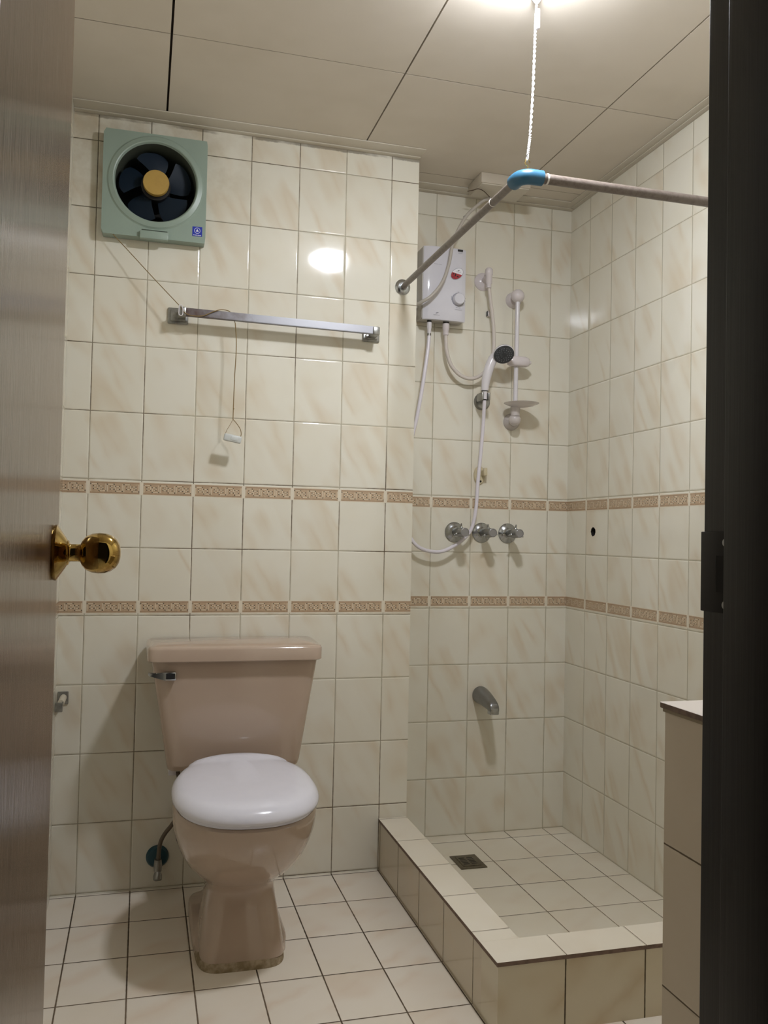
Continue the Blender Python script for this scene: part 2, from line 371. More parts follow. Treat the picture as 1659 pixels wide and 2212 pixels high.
def holed_face(B, f, u0, u1, v0, v1, hu, hv, hr, q, depth, mi_in, rough_edge=0.0, n=24):
    """flat wall face with a round hole; f(u, v, d) gives the point d behind the face"""
    P = lambda u, v: f(u, v, 0.0)
    B.quad([P(u0, v0), P(u1, v0), P(u1, hv - q), P(u0, hv - q)]); B.quad([P(u0, hv + q), P(u1, hv + q), P(u1, v1), P(u0, v1)])
    B.quad([P(u0, hv - q), P(hu - q, hv - q), P(hu - q, hv + q), P(u0, hv + q)]); B.quad([P(hu + q, hv - q), P(u1, hv - q), P(u1, hv + q), P(hu + q, hv + q)])
    ci = []; sq = []
    for i in range(n):
        a = 2 * PI * (i + 0.5) / n; ca, sa = math.cos(a), math.sin(a); rr = hr * (1 + random.uniform(-rough_edge, rough_edge))
        ci.append((hu + ca * rr, hv + sa * rr)); k = q / max(abs(ca), abs(sa)); sq.append((hu + ca * k, hv + sa * k))
    for i in range(n):
        j = (i + 1) % n; p, r_ = sq[i], sq[j]
        B.quad([P(*ci[i]), P(*ci[j]), P(*r_), P(*p)])
        if abs(p[0] - r_[0]) > 1e-6 and abs(p[1] - r_[1]) > 1e-6:
            c = (hu + math.copysign(q, p[0] + r_[0] - 2 * hu), hv + math.copysign(q, p[1] + r_[1] - 2 * hv))
            B.bm.faces.new([B.bm.verts.new(P(*v)) for v in (p, c, r_)])
        B.quad([P(*ci[i]), P(*ci[j]), f(*ci[j], depth), f(*ci[i], depth)], mi_in)
    B.bm.faces.new([B.bm.verts.new(f(*c, depth)) for c in ci]).material_index = mi_in

# main wall (thick block that ends where the shower recess begins; a round opening for the fan)
FCX, FCZ = 0.169, 2.107
B = BM(); zb0, zb1 = -0.05, ZC + 0.02
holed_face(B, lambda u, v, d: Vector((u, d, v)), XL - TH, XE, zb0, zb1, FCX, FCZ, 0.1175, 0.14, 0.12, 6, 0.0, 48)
B.quad([(XE, 0, zb0), (XE, YS + TH, zb0), (XE, YS + TH, zb1), (XE, 0, zb1)]); B.quad([(XL - TH, 0, zb0), (XL - TH, YS + TH, zb0), (XL - TH, YS + TH, zb1), (XL - TH, 0, zb1)], 5)
B.quad([(XL - TH, YS + TH, zb0), (XE, YS + TH, zb0), (XE, YS + TH, zb1), (XL - TH, YS + TH, zb1)], 5)
B.quad([(XL - TH, 0, zb1), (XE, 0, zb1), (XE, YS + TH, zb1), (XL - TH, YS + TH, zb1)], 5); B.quad([(XL - TH, 0, zb0), (XE, 0, zb0), (XE, YS + TH, zb0), (XL - TH, YS + TH, zb0)], 5)
borders(B, lambda u, z: Vector((u, 0, z)), (0, -1, 0), XL, XE, 0.0, 0.152, 0.0058)
B.done('wall_back', wallmats(M['tile_main']), kind='structure', smooth=False)
B = BM(); B.box(XE, XR + TH, YS, YS + TH, -0.05, ZC + 0.02)
borders(B, lambda u, z: Vector((u, YS, z)), (0, -1, 0), XE + 0.001, XR, 1.1512 - 0.152, 0.152, 0.0041)
B.done('wall_shower', wallmats(M['tile_shower']), kind='structure', smooth=False)
# right wall, with the small drilled hole
B = BM(); x = XR; ya, yb, za, zb = YD - 0.12, YS, -0.05, ZC + 0.02
holed_face(B, lambda u, v, d: Vector((XR + d, u, v)), ya, yb, za, zb, 0.049, 1.097, 0.0160, 0.03, 0.05, 6, 0.10)
B.quad([(x + TH, ya, za), (x + TH, yb, za), (x + TH, yb, zb), (x + TH, ya, zb)], 5)
B.quad([(x, ya, zb), (x, yb, zb), (x + TH, yb, zb), (x + TH, ya, zb)], 5); B.quad([(x, ya, za), (x, ya, zb), (x + TH, ya, zb), (x + TH, ya, za)], 5)
borders(B, lambda u, z: Vector((XR, u, z)), (-1, 0, 0), YD, YS, 0.101, 0.152, 0.0041)
B.done('wall_right', wallmats(M['tile_side']), kind='structure', smooth=False)
# left wall
B = BM(); B.box(XL - TH, XL, YD - 0.12, 0.0, -0.05, ZC + 0.02)
borders(B, lambda u, z: Vector((XL, u, z)), (1, 0, 0), YD, 0.0, 0.0, 0.152, 0.0058)
B.done('wall_left', wallmats(M['tile_side']), kind='structure', smooth=False)
# wall with the doorway
JL, JR, DH = 0.030, 0.618, 2.04
B = BM(); B.box(XL, JL - 0.04, YD - 0.12, YD, -0.05, ZC + 0.02); B.box(JR + 0.045, XR, YD - 0.12, YD, -0.05, ZC + 0.02); B.box(JL - 0.04, JR + 0.045, YD - 0.12, YD, DH + 0.045, ZC + 0.02)
B.done('wall_front', wallmats(M['tile_door']), kind='structure', smooth=False)
# floors
B = BM(); B.box(XL - TH, XR + TH, -3.4, YS + TH, -0.06, 0.0)
B.done('floor', [M['tile_floor']], kind='structure', smooth=False)
B = BM(); B.box(CXi, XR, CYi, YS, 0.0, 0.003)
B.done('floor_shower', [M['tile_pan']], kind='structure', smooth=False)

# ceiling boards with open joints and the perimeter strip
B = BM(); B.box(XL - TH, XR + TH, YD - 0.12, YS + TH, ZC + 0.018, ZC + 0.05, mi=1)
xs = [-0.415, 0.195, 0.807, 1.417, 2.03]; ys = [-2.275, -1.675, -1.08, -0.487, 0.103, 0.70]
gx = [0, 0.0030, 0.0022, 0.0022, 0]
for i in range(4):
    for j in range(5):
        ga, gb = (gx[i], gx[i + 1])
        hy0 = 0.0019; hy1 = 0.0019
        x0, x1 = max(xs[i] + ga, XL), min(xs[i + 1] - gb, XR); y0, y1 = max(ys[j] + hy0, YD), min(ys[j + 1] - hy1, YS)
        if x1 > x0 and y1 > y0: B.box(x0, x1, y0, y1, ZC + 0.006, ZC + 0.016)
        if i == 1 and ys[j] > -1.0: B.box(xs[1] + 0.02, xs[2] - 0.03, ys[j] - 0.0019, ys[j] + 0.0019, ZC + 0.0068, ZC + 0.016, mi=2)
B.done('ceiling', [M['ceil'], M['gap'], M['faintgap']], kind='structure', smooth=False)
def strip(name, pts, w, inward):
    pass
B = BM()
def mould(x0, x1, y0, y1, nx, ny):
    # flat strip with a small rounded lip facing the room
    B.box(x0, x1, y0, y1, ZC + 0.002, ZC + 0.0058, bev=0.0015)
mould(XL, XE + 0.0, -0.074, 0.0, 0, -1)
B.box(XL, XE - 0.002, -0.022, 0.0, ZC - 0.001, ZC + 0.002, bev=0.001)
mB = B.done('trim_1', M['cornice'], kind='structure')
B = BM(); B.box(XE, XR - 0.04, 0.172, YS, ZC + 0.002, ZC + 0.0058, bev=0.0015); B.box(XE, XR, 0.222, YS, ZC - 0.001, ZC + 0.002, bev=0.001)
B.done('trim_2', M['cornice'], kind='structure')
B = BM(); B.box(XR - 0.042, XR, YD, YS, ZC + 0.002, ZC + 0.0058, bev=0.0015); B.box(XR - 0.018, XR, YD, YS - 0.03, ZC - 0.001, ZC + 0.002, bev=0.001)
B.done('trim_3', M['cornice'], kind='structure')

# door frame: jambs with rebate and stop
fr = BM()
def jamb(x, s, fb):
    # x = opening face of the jamb, s = +1 when the jamb lies to the right
    a, b = sorted((x, x + s * 0.045)); fb.box(a, b, YD - 0.125, YD + 0.004, 0.0, DH + 0.045, bev=0.002)
    a, b = sorted((x - s * 0.012, x + s * 0.01)); fb.box(a, b, YD - 0.125, YD - 0.038, 0.0, DH, bev=0.0015)
jamb(JR, 1, fr); jamb(JL, -1, fr); fr.box(JL, JR, YD - 0.125, YD + 0.004, DH, DH + 0.045, bev=0.002)
fr_o = fr.done('trim_4', M['framewood'], kind='structure')
B = BM(); B.box(JR - 0.0014, JR + 0.0005, YD - 0.036, YD + 0.0055, 1.008, 1.075, bev=0.0006)

spl = B.done('strike_plate', M['bronze'], fr_o)
B = BM(); B.box(JR - 0.0022, JR - 0.0012, YD - 0.036, YD - 0.016, 1.025, 1.055); B.done('strike_hole', M['dark'], spl, smooth=False)
for zz in (1.066, 1.015):
    BM().lathe([(0.0034, 0), (0.003, 0.0012)], (JR - 0.0012, YD - 0.027, zz), (-1, 0, 0), 16).done('screw', M['dull_chrome'], spl)

# door leaf, opened into the room
DX0, DX1, DYa, DYb = 0.018, 0.053, YD + 0.006, -1.500
B = BM(); B.box(DX0, DX1, DYa, DYb, 0.008, DH - 0.004, bev=0.0012)
door = B.done('door_1', M['doorwood'], kind='structure', smooth=False)
ky, kz = -1.561, 1.037
kn = BM(); kn.lathe([(0.0335, 0.0), (0.0345, 0.002), (0.0345, 0.0045), (0.031, 0.0065), (0.0295, 0.0075), (0.019, 0.0145), (0.0145, 0.017), (0.0145, 0.0185)], (DX1, ky, kz), (1, 0, 0), 48)
ros = kn.done('rosette', M['brass'], door)
kn = BM(); kn.lathe([(0.0135, 0.0), (0.0155, 0.001), (0.0155, 0.003), (0.0118, 0.0045), (0.0108, 0.006), (0.0108, 0.015), (0.0115, 0.017), (0.0165, 0.0195), (0.0215, 0.0245), (0.0243, 0.031), (0.0254, 0.0390), (0.0248, 0.0465), (0.0227, 0.0530), (0.018, 0.0595), (0.012, 0.0633), (0.005, 0.0650), (0.0, 0.0652)], (DX1 + 0.0145, ky, kz), (1, 0, 0), 48)
kn.done('door_knob', M['brass'], door)
B = BM(); B.box(0.024, 0.047, DYb - 0.0002, DYb + 0.0012, 0.995, 1.08, bev=0.0004); B.box(0.030, 0.041, DYb, DYb + 0.009, 1.027, 1.047, bev=0.002)
B.done('latch', M['brass'], door)
for zz in (0.25, 1.05, 1.82):
    BM().lathe([(0.006, 0), (0.006, 0.09)], (DX1 - 0.042, DYa - 0.004, zz), (0, 0, 1), 16).done('hinge', M['brass_dull'], door)

# ------------------------------------------------------------------ shower curb
curb = thing('shower_curb', 'raised L-shaped tiled curb enclosing the sunken shower floor', 'shower curb', (CXo, CYo, 0.0))
t = 0.010
B = BM(); B.box(CXo + 0.004, CXi, CYi, -0.0005, 0.0, CZ - t); B.done('side_run', M['tile_curb_side'], curb, smooth=False)
B = BM(); B.box(CXo + 0.004, XR - 0.001, CYo + 0.004, CYi, 0.0, CZ - t); B.done('front_run', M['tile_curb_front'], curb, smooth=False)
def ledge(x0, x1, y0, y1, name, mt_):
    B = BM(); B.box(x0, x1, y0, y1, CZ - t, CZ, bev=0.0006, seg=1)
    for f in B.bm.faces:
        f.normal_update()
        if f.normal.z < 0.6: f.material_index = 1
    B.done(name, [mt_, M['tile_edge']], curb, smooth=False)
ledge(CXo, CXi, CYi, -0.0005, 'side_ledge', M['tile_curb_top'])
ledge(CXo, XR - 0.001, CYo, CYi, 'front_ledge', M['tile_curb_top2'])

# floor drain
dr = thing('floor_drain', 'square tarnished metal floor drain with slots in the shower floor', 'drain', (1.217, -0.01, 0.003))
B = BM(); x0, x1, y0, y1 = 1.172, 1.262, -0.066, 0.048
B.box(x0, x1, y0, y1, 0.003, 0.0062, bev=0.0012); B.done('frame', M['drain'], dr)
B = BM(); B.box(x0 + 0.014, x1 - 0.014, y0 + 0.016, y1 - 0.016, 0.006, 0.0078, bev=0.0008); g_ = B.done('grate', M['drain'], dr)
g_['_loc'] = list(dr['_loc'])
for c in range(2):
    for k in range(5):
        xa = x0 + 0.021 + c * 0.027; yy = y0 + 0.030 + k * 0.0125
        B = BM(); B.box(xa, xa + 0.020, yy, yy + 0.0055, 0.0072, 0.0081, bev=0.0003, seg=1)
        B.done('slot', M['dark'], g_, smooth=False)

# ------------------------------------------------------------------ tiled counter by the doorway
ct = thing('vanity_counter', 'waist-high tiled counter with a white top beside the door frame', 'counter', (0.897, -1.58, 0))
B = BM(); B.box(0.901, XR - 0.001, YD + 0.005, -1.583, 0.0, 0.818); B.done('base', M['tile_counter'], ct, smooth=False)
B = BM(); B.box(0.8985, XR - 0.001, YD + 0.005, -1.5805, 0.818, 0.8235); B.done('mortar_bed', M['grout'], ct, smooth=False)
B = BM(); B.box(0.895, XR - 0.001, YD + 0.005, -1.578, 0.8235, 0.832, bev=0.0008, seg=1)
for f in B.bm.faces:
    f.normal_update()
    if f.normal.z < 0.6: f.material_index = 1
B.done('top', [M['counter_top'], M['tile_edge']], ct, smooth=False)

# ------------------------------------------------------------------ lamp
lp = thing('ceiling_lamp', 'lit round white ceiling light at the top edge', 'ceiling light', LAMP_POS)
lx, ly, lz = LAMP_POS
BM().lathe([(0.084, 0.006), (0.084, -0.010), (0.078, -0.016), (0.070, -0.018)], (lx, ly, lz), (0, 0, 1), 48).done('base', M['wplastic'], lp)
BM().lathe([(0.075, -0.016), (0.0765, -0.030), (0.073, -0.039), (0.060, -0.044), (0.0, -0.047)], (lx, ly, lz), (0, 0, 1), 48).done('diffuser', M['lamp'], lp)

# ------------------------------------------------------------------ curtain rod hung from a cord
RZ, RX, RY = 1.880, 0.955, -0.925
rod = thing('shower_curtain_rod', 'dusty grey L-shaped curtain rod with a blue elbow', 'curtain rod', (RX, 0, RZ))
BM().lathe([(0.0095, -0.006), (0.0095, -0.905)], (RX, 0, RZ), (0, 1, 0), 20).done('pipe', M['pipe'], rod)
BM().lathe([(0.0115, 0), (0.0115, XR - RX - 0.045)], (RX + 0.04, RY, RZ), (1, 0, 0.0), 20).done('pipe', M['pipe'], rod)
BM().lathe([(0.0255, 0), (0.0255, 0.003), (0.021, 0.007), (0.013, 0.009), (0.013, 0.016)], (RX, 0, RZ), (0, -1, 0), 32).done('flange', M['chrome'], rod)
BM().lathe([(0.0255, 0), (0.0255, 0.003), (0.021, 0.007), (0.013, 0.009), (0.013, 0.016)], (XR, RY, RZ), (-1, 0, 0), 32).done('flange', M['chrome'], rod)
B = BM(); arc = [(RX, RY + 0.052, RZ), (RX, RY + 0.03, RZ)]
for i in range(1, 8):
    a = i / 8 * PI / 2; arc.append((RX + 0.022 * (1 - math.cos(a)), RY + 0.022 * (1 - math.sin(a)) - 0.0, RZ))
arc += [(RX + 0.030, RY, RZ), (RX + 0.060, RY, RZ)]
arc = [(RX, RY + 0.042, RZ), (RX, RY + 0.028, RZ), (RX + 0.002, RY + 0.016, RZ), (RX + 0.008, RY + 0.007, RZ), (RX + 0.018, RY + 0.001, RZ), (RX + 0.030, RY, RZ), (RX + 0.050, RY, RZ)]
B.tube(arc, 0.0170, n=24, sub=5); B.done('elbow', M['blue'], rod, angle=60)
BM().lathe([(0.0122, 0), (0.0122, 0.004)], (RX + 0.060, RY, RZ), (1, 0, 0), 24).done('tape_ring', M['ring_white'], rod)
BM().lathe([(0.0102, 0), (0.0102, 0.0025)], (RX, RY + 0.165, RZ), (0, 1, 0), 24).done('tape_ring', M['ring_white'], rod)
B = BM(); B.cyl((RX + 0.016, RY + 0.004, RZ + 0.014), (RX + 0.016, RY + 0.004, RZ + 0.026), 0.0016, 10)
B.tube([(RX + 0.016, RY + 0.004, RZ + 0.025), (RX + 0.010, RY + 0.004, RZ + 0.031), (RX + 0.012, RY + 0.004, RZ + 0.039), (RX + 0.019, RY + 0.004, RZ + 0.038), (RX + 0.021, RY + 0.004, RZ + 0.033)], 0.0016, n=8)
B.done('screw_hook', M['brass_dull'], rod)
B = BM(); B.ball((RX + 0.046, RY, RZ + 0.016), 0.003, 12); B.done('screw', M['brass_dull'], rod)

# white twisted cord
path = [(0.969, -0.921, 1.917), (0.9745, -0.917, 1.950), (0.980, -0.912, 1.985), (0.988, -0.905, 2.08), (0.993, -0.900, 2.18), (0.996, -0.897, 2.25), (0.999, -0.895, 2.302)]
cd = thing('hanging_cord', 'white twisted cord running from ceiling down to blue elbow', 'cord', (0.999, -0.895, 2.307))
def strand(ph, B):
    P = [Vector(p) for p in path]; Q = []
    N = 260
    for i in range(N + 1):
        t = i / N * (len(P) - 1); k = min(int(t), len(P) - 2); f = t - k
        a = P[max(k - 1, 0)]; b = P[k]; c = P[k + 1]; d = P[min(k + 2, len(P) - 1)]
        p = 0.5 * ((2 * b) + (c - a) * f + (2 * a - 5 * b + 4 * c - d) * f * f + (3 * b - a - 3 * c + d) * f ** 3)
        L = i / N * 0.39; am = 0.0019; w = ph + L * 2 * PI / 0.017
        if L < 0.03: w = ph + 0.03 * 2 * PI / 0.017; am = 0.0019 + 0.002 * math.sin(L / 0.03 * PI)
        Q.append(p + Vector((math.cos(w) * am, math.sin(w) * am, 0)))
    B.tube(Q, 0.0014, n=6, smoothpath=False)
B = BM(); strand(0, B); B.done('strand', M['cord'], cd)
B = BM(); strand(PI, B); B.done('strand', M['cord'], cd)
B = BM(); B.box(0.9955, 1.004, -0.905, -0.894, 2.236, 2.283, bev=0.003); B.done('connector', M['wplastic'], cd)
B = BM(); B.lathe([(0.012, 0), (0.012, -0.004), (0.006, -0.012)], (0.999, -0.895, 2.313), (0, 0, 1), 20); B.done('ceiling_hook', M['wplastic'], cd)

# ------------------------------------------------------------------ exhaust fan
fn = thing('exhaust_fan', 'square pale green wall exhaust fan with dark blue blades', 'exhaust fan', (0.167, 0, 2.096))
fcx, fcz = 0.169, 2.107
B = BM()
x0, x1, z0, z1 = 0.0165, 0.3175, 1.940, 2.253; yf, ro = -0.040, 0.117
# front plate with round opening
n = 96; ci = []; so = []; oc = Vector((fcx, yf, fcz))
for i in range(n):
    a = 2 * PI * i / n; ca, sa = math.cos(a), math.sin(a)
    ci.append(Vector((fcx + ca * ro, yf, fcz + sa * ro)))
    kx = ((x1 - fcx) if ca > 0 else (fcx - x0)) / max(abs(ca), 1e-6); kz_ = ((z1 - fcz) if sa > 0 else (fcz - z0)) / max(abs(sa), 1e-6); k = min(kx, kz_)
    so.append(Vector((fcx + ca * k, yf, fcz + sa * k)))
rimr = [(0.117, 0.0), (0.1205, -0.007), (0.1235, -0.0085), (0.128, -0.007), (0.136, -0.0045), (0.139, -0.001), (0.141, 0.0)]
ringv = []
for r_, dy in rimr: ringv.append([Vector((fcx + math.cos(2 * PI * i / n) * r_, yf + dy, fcz + math.sin(2 * PI * i / n) * r_)) for i in range(n)])
B.rings(ringv, False, False)
lim = [Vector((min(max(v.x, x0), x1), v.y, min(max(v.z, z0), z1))) for v in so]
B.rings([ringv[-1], lim], False, False)
B.rings([lim, [v + Vector((0, 0.006, 0)) for v in lim], [Vector((v.x, -0.002, v.z)) for v in lim]], False, False)
B.done('frame', M['fan'], fn, angle=30)
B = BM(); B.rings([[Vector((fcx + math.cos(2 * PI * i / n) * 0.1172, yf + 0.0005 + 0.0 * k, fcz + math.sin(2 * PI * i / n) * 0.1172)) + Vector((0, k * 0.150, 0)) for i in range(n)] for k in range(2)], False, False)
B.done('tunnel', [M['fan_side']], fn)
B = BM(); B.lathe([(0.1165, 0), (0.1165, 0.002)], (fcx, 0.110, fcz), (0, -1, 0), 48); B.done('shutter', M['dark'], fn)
for k in range(5):
    a0 = math.radians(92 + 72 * k - 8); B = BM(); rr = []
    NR, NA = 8, 9
    for i in range(NR + 1):
        t = i / NR; r_ = 0.030 + t * 0.078; half = math.radians(20 + 9 * math.sin(t * PI * 0.62)); sk = math.radians(14 * t)
        row = []
        for j in range(NA + 1):
            s_ = j / NA * 2 - 1; cut = 1 - 0.10 * t * abs(s_) ** 3
            a = a0 + sk + half * s_; y = 0.004 - 0.013 * s_ * (0.6 + 0.4 * t)
            row.append(Vector((fcx + math.cos(a) * r_ * cut, y, fcz + math.sin(a) * r_ * cut)))
        rr.append(row)
    vr = [[B.bm.verts.new(p) for p in r] for r in rr]
    for i in range(NR):
        for j in range(NA): B.bm.faces.new((vr[i][j], vr[i][j + 1], vr[i + 1][j + 1], vr[i + 1][j]))
    bmesh.ops.solidify(B.bm, geom=list(B.bm.faces), thickness=0.0018)
    B.done('blade', M['blade'], fn, angle=50)
BM().lathe([(0.034, 0.0), (0.0375, 0.003), (0.0385, 0.017), (0.037, 0.020), (0.0, 0.0205)], (fcx, -0.018, fcz + 0.0025), (0, -1, 0), 48).done('hub', M['hub'], fn)
BM().lathe([(0.043, 0.0), (0.043, 0.122)], (fcx, 0.108, fcz), (0, -1, 0), 48).done('motor_cover', M['black'], fn)
B = BM(); B.box(0.127, 0.208, -0.053, -0.036, 1.9335, 1.957, bev=0.002); B.done('tab', M['fan'], fn)
B = BM(); B.box(0.131, 0.206, -0.0415, -0.038, 1.9575, 1.9635, bev=0.001); B.done('slot', M['fan_slot'], fn)
B = BM(); B.box(0.2785, 0.3075, -0.0408, -0.0395, 1.9595, 1.9885, bev=0.0003, seg=1); bd = B.done('badge', M['blueprint'], fn, smooth=False); bd['_loc'] = list(fn['_loc'])
B = BM(); cx, cz = 0.293, 1.9765; n2 = 32
B.rings([[Vector((cx + math.cos(2 * PI * i / n2) * r_, -0.0411, cz + math.sin(2 * PI * i / n2) * r_)) for i in range(n2)] for r_ in (0.0078, 0.0091)], False, False)
tri = [(-0.0045, -0.003), (0.0045, -0.003), (0, 0.0052)]
B.bm.faces.new([B.bm.verts.new((cx + a, -0.0411, cz + b)) for a, b in tri])
xx = 0.2815
for w_ in (0.0025, 0.002, 0.0028, 0.002, 0.0032, 0.0022, 0.0025):
    B.quad([(xx, -0.0411, 1.9615), (xx + w_, -0.0411, 1.9615), (xx + w_, -0.0411, 1.9635 + (0.0006 if w_ > 0.0024 else 0)), (xx, -0.0411, 1.9635)]); xx += w_ + 0.0009
B.done('emblem', M['whiteprint'], bd, smooth=False)

# ------------------------------------------------------------------ towel bar and pull cord
tb = thing('towel_bar', 'long square aged metal towel bar mounted above the toilet', 'towel bar', (0.55, 0, 1.72))
def bracket(x0, x1, z0, z1, xa, za):
    B = BM(); B.box(x0, x1, -0.008, 0.0, z0, z1, bev=0.004, seg=3); B.box(x0 + 0.008, x1 - 0.008, -0.016, -0.006, z0 + 0.007, z1 - 0.007, bev=0.003)
    B.box(xa - 0.011, xa + 0.011, -0.072, -0.010, za - 0.013, za + 0.013, bev=0.003)
    return B.done('bracket', M['old_chrome'], tb)
bracket(0.214, 0.275, 1.696, 1.7455, 0.255, 1.722); bracket(0.823, 0.879, 1.690, 1.7205, 0.852, 1.7125)
B = BM(); a = Vector((0.2585, -0.060, 1.7215)); b = Vector((0.8605, -0.060, 1.7145)); hh = 0.0118; dd = 0.008
rr = []
for p in (a, b): rr.append([p + Vector((0, -dd, -hh)), p + Vector((0, dd, -hh)), p + Vector((0, dd, hh)), p + Vector((0, -dd, hh))])
B.rings(rr); bmesh.ops.bevel(B.bm, geom=list(B.bm.edges), offset=0.0012, segments=2, affect='EDGES')
# metal that is worn to rusty brown towards its left end
mt, nt, bs = new_mat('worn_bar_metal')
g = nd(nt, 'ShaderNodeNewGeometry'); sp = nd(nt, 'ShaderNodeSeparateXYZ'); nt.links.new(g.outputs['Position'], sp.inputs[0])
w_ = mth(nt, 'ADD', mth(nt, 'MULTIPLY', sp.outputs[0], -4.2), mth(nt, 'ADD', mth(nt, 'MULTIPLY', noise(nt, g.outputs['Position'], 45, 4), 1.3), 1.35), clamp=True)
nt.links.new(mixc(nt, w_, (0.30, 0.30, 0.32), (0.10, 0.06, 0.05)), bs.inputs['Base Color']); nt.links.new(mth(nt, 'SUBTRACT', 0.9, mth(nt, 'MULTIPLY', w_, 0.5)), bs.inputs['Metallic']); bs.inputs['Roughness'].default_value = 0.42
B.done('bar', mt, tb)

pc = thing('pull_cord', 'thin brown fan pull string with a grey plastic pendant', 'pull cord', (0.41, -0.065, 1.40))
B = BM(); B.tube([(0.049, -0.036, 1.941), (0.10, -0.045, 1.888), (0.17, -0.058, 1.814), (0.2455, -0.070, 1.737)], 0.0012, n=6, sub=4)
B.tube([(0.2455, -0.070, 1.737), (0.262, -0.073, 1.716), (0.285, -0.073, 1.7095), (0.315, -0.073, 1.712), (0.345, -0.073, 1.727), (0.368, -0.072, 1.735), (0.392, -0.068, 1.7335), (0.405, -0.050, 1.722), (0.409, -0.058, 1.708), (0.411, -0.066, 1.700)], 0.0013, n=6)
B.tube([(0.411, -0.066, 1.700), (0.4155, -0.066, 1.65), (0.4158, -0.066, 1.60), (0.4132, -0.066, 1.53), (0.4122, -0.066, 1.45), (0.4118, -0.066, 1.408)], 0.0014, n=6)
B.ball((0.4128, -0.066, 1.440), 0.0022, 10)
B.tube([(0.4118, -0.066, 1.408), (0.404, -0.066, 1.392), (0.394, -0.066, 1.374), (0.3895, -0.066, 1.360)], 0.0007, n=6)
B.tube([(0.4118, -0.066, 1.408), (0.423, -0.066, 1.396), (0.434, -0.066, 1.380), (0.4375, -0.066, 1.366), (0.436, -0.066, 1.357)], 0.0011, n=6)
B.done('string', M['string'], pc)
B = BM()
o_c = Vector((0.412, -0.066, 1.350)); ang = math.radians(-10)
B.box(-0.0265, 0.0265, -0.007, 0.007, -0.011, 0.011, bev=0.004, seg=3); B.box(-0.006, 0.016, -0.0082, -0.004, -0.006, 0.006, bev=0.001)
B.bm.transform(Matrix.Translation(o_c) @ Matrix.Rotation(-ang, 4, 'Y') )
B.done('pendant', M['pendant'], pc)
B = BM(); B.tube([(0.2455, -0.071, 1.738), (0.2445, -0.0745, 1.722), (0.2455, -0.0735, 1.709), (0.2545, -0.0735, 1.709), (0.2555, -0.0745, 1.726), (0.252, -0.071, 1.738), (0.2455, -0.071, 1.738)], 0.0014, n=8)
B.done('clip', M['wplastic'], pc)

# ------------------------------------------------------------------ toilet
TC = 0.425
wc = thing('toilet', 'beige close-coupled toilet with a closed white seat lid', 'toilet', (TC, -0.4, 0.0))
def sring(z, cx, hw, y0, y1, p, n=48, asym=0.0):
    """superellipse ring between y0 (back) and y1 (front); asym shifts the widest point"""
    cy = (y0 + y1) / 2; hy = (y0 - y1) / 2; out = []
    for i in range(n):
        a = 2 * PI * i / n; c, s_ = math.cos(a), math.sin(a)
        e = 2.0 / p
        x = math.copysign(abs(c) ** e, c) * hw; y = math.copysign(abs(s_) ** e, s_)
        yy = cy + y * hy + asym * (1 - y * y) * hy
        out.append(Vector((cx + x, yy, z)))
    return out
B = BM()
prof = [  # z, halfwidth, back, front, exponent, asym
    (0.018, 0.106, -0.30, -0.541, 5.0, 0), (0.045, 0.103, -0.30, -0.535, 4.6, 0), (0.09, 0.096, -0.29, -0.517, 4.2, 0), (0.130, 0.089, -0.28, -0.498, 3.8, 0),
    (0.158, 0.086, -0.27, -0.487, 3.4, 0), (0.175, 0.090, -0.26, -0.492, 3.0, 0), (0.190, 0.102, -0.25, -0.512, 2.7, 0.0), (0.210, 0.121, -0.24, -0.545, 2.5, 0),
    (0.235, 0.141, -0.23, -0.582, 2.4, 0), (0.265, 0.157, -0.225, -0.616, 2.3, 0), (0.30, 0.169, -0.22, -0.648, 2.25, 0), (0.335, 0.176, -0.22, -0.672, 2.25, 0),
    (0.365, 0.1785, -0.22, -0.686, 2.25, 0), (0.380, 0.1785, -0.22, -0.690, 2.25, 0), (0.386, 0.174, -0.225, -0.685, 2.25, 0)]
B.rings([sring(z, TC + 0.003, hw, y0, y1, p, asym=a) for z, hw, y0, y1, p, a in prof])
# rear trapway and the deck that carries the tank
B.rings([sring(z, TC + 0.005, hw, y0, y1, p) for z, hw, y0, y1, p in [(0.0, 0.120, -0.09, -0.50, 5), (0.022, 0.120, -0.09, -0.50, 5), (0.03, 0.112, -0.10, -0.48, 4), (0.05, 0.075, -0.12, -0.44, 3), (0.15, 0.070, -0.12, -0.42, 3), (0.24, 0.085, -0.09, -0.42, 3), (0.30, 0.105, -0.05, -0.42, 3.5), (0.385, 0.11, -0.03, -0.42, 4), (0.392, 0.105, -0.035, -0.4, 4)]])
B.done('bowl', M['ceramic'], wc, angle=50)
B = BM(); B.rings([sring(z, TC, hw, -0.10, y1, 5.5) for z, hw, y1 in [(0.0, 0.112, -0.549), (0.014, 0.110, -0.547), (0.021, 0.104, -0.539)]])
B.done('base_grout', M['stain'], wc, angle=50)
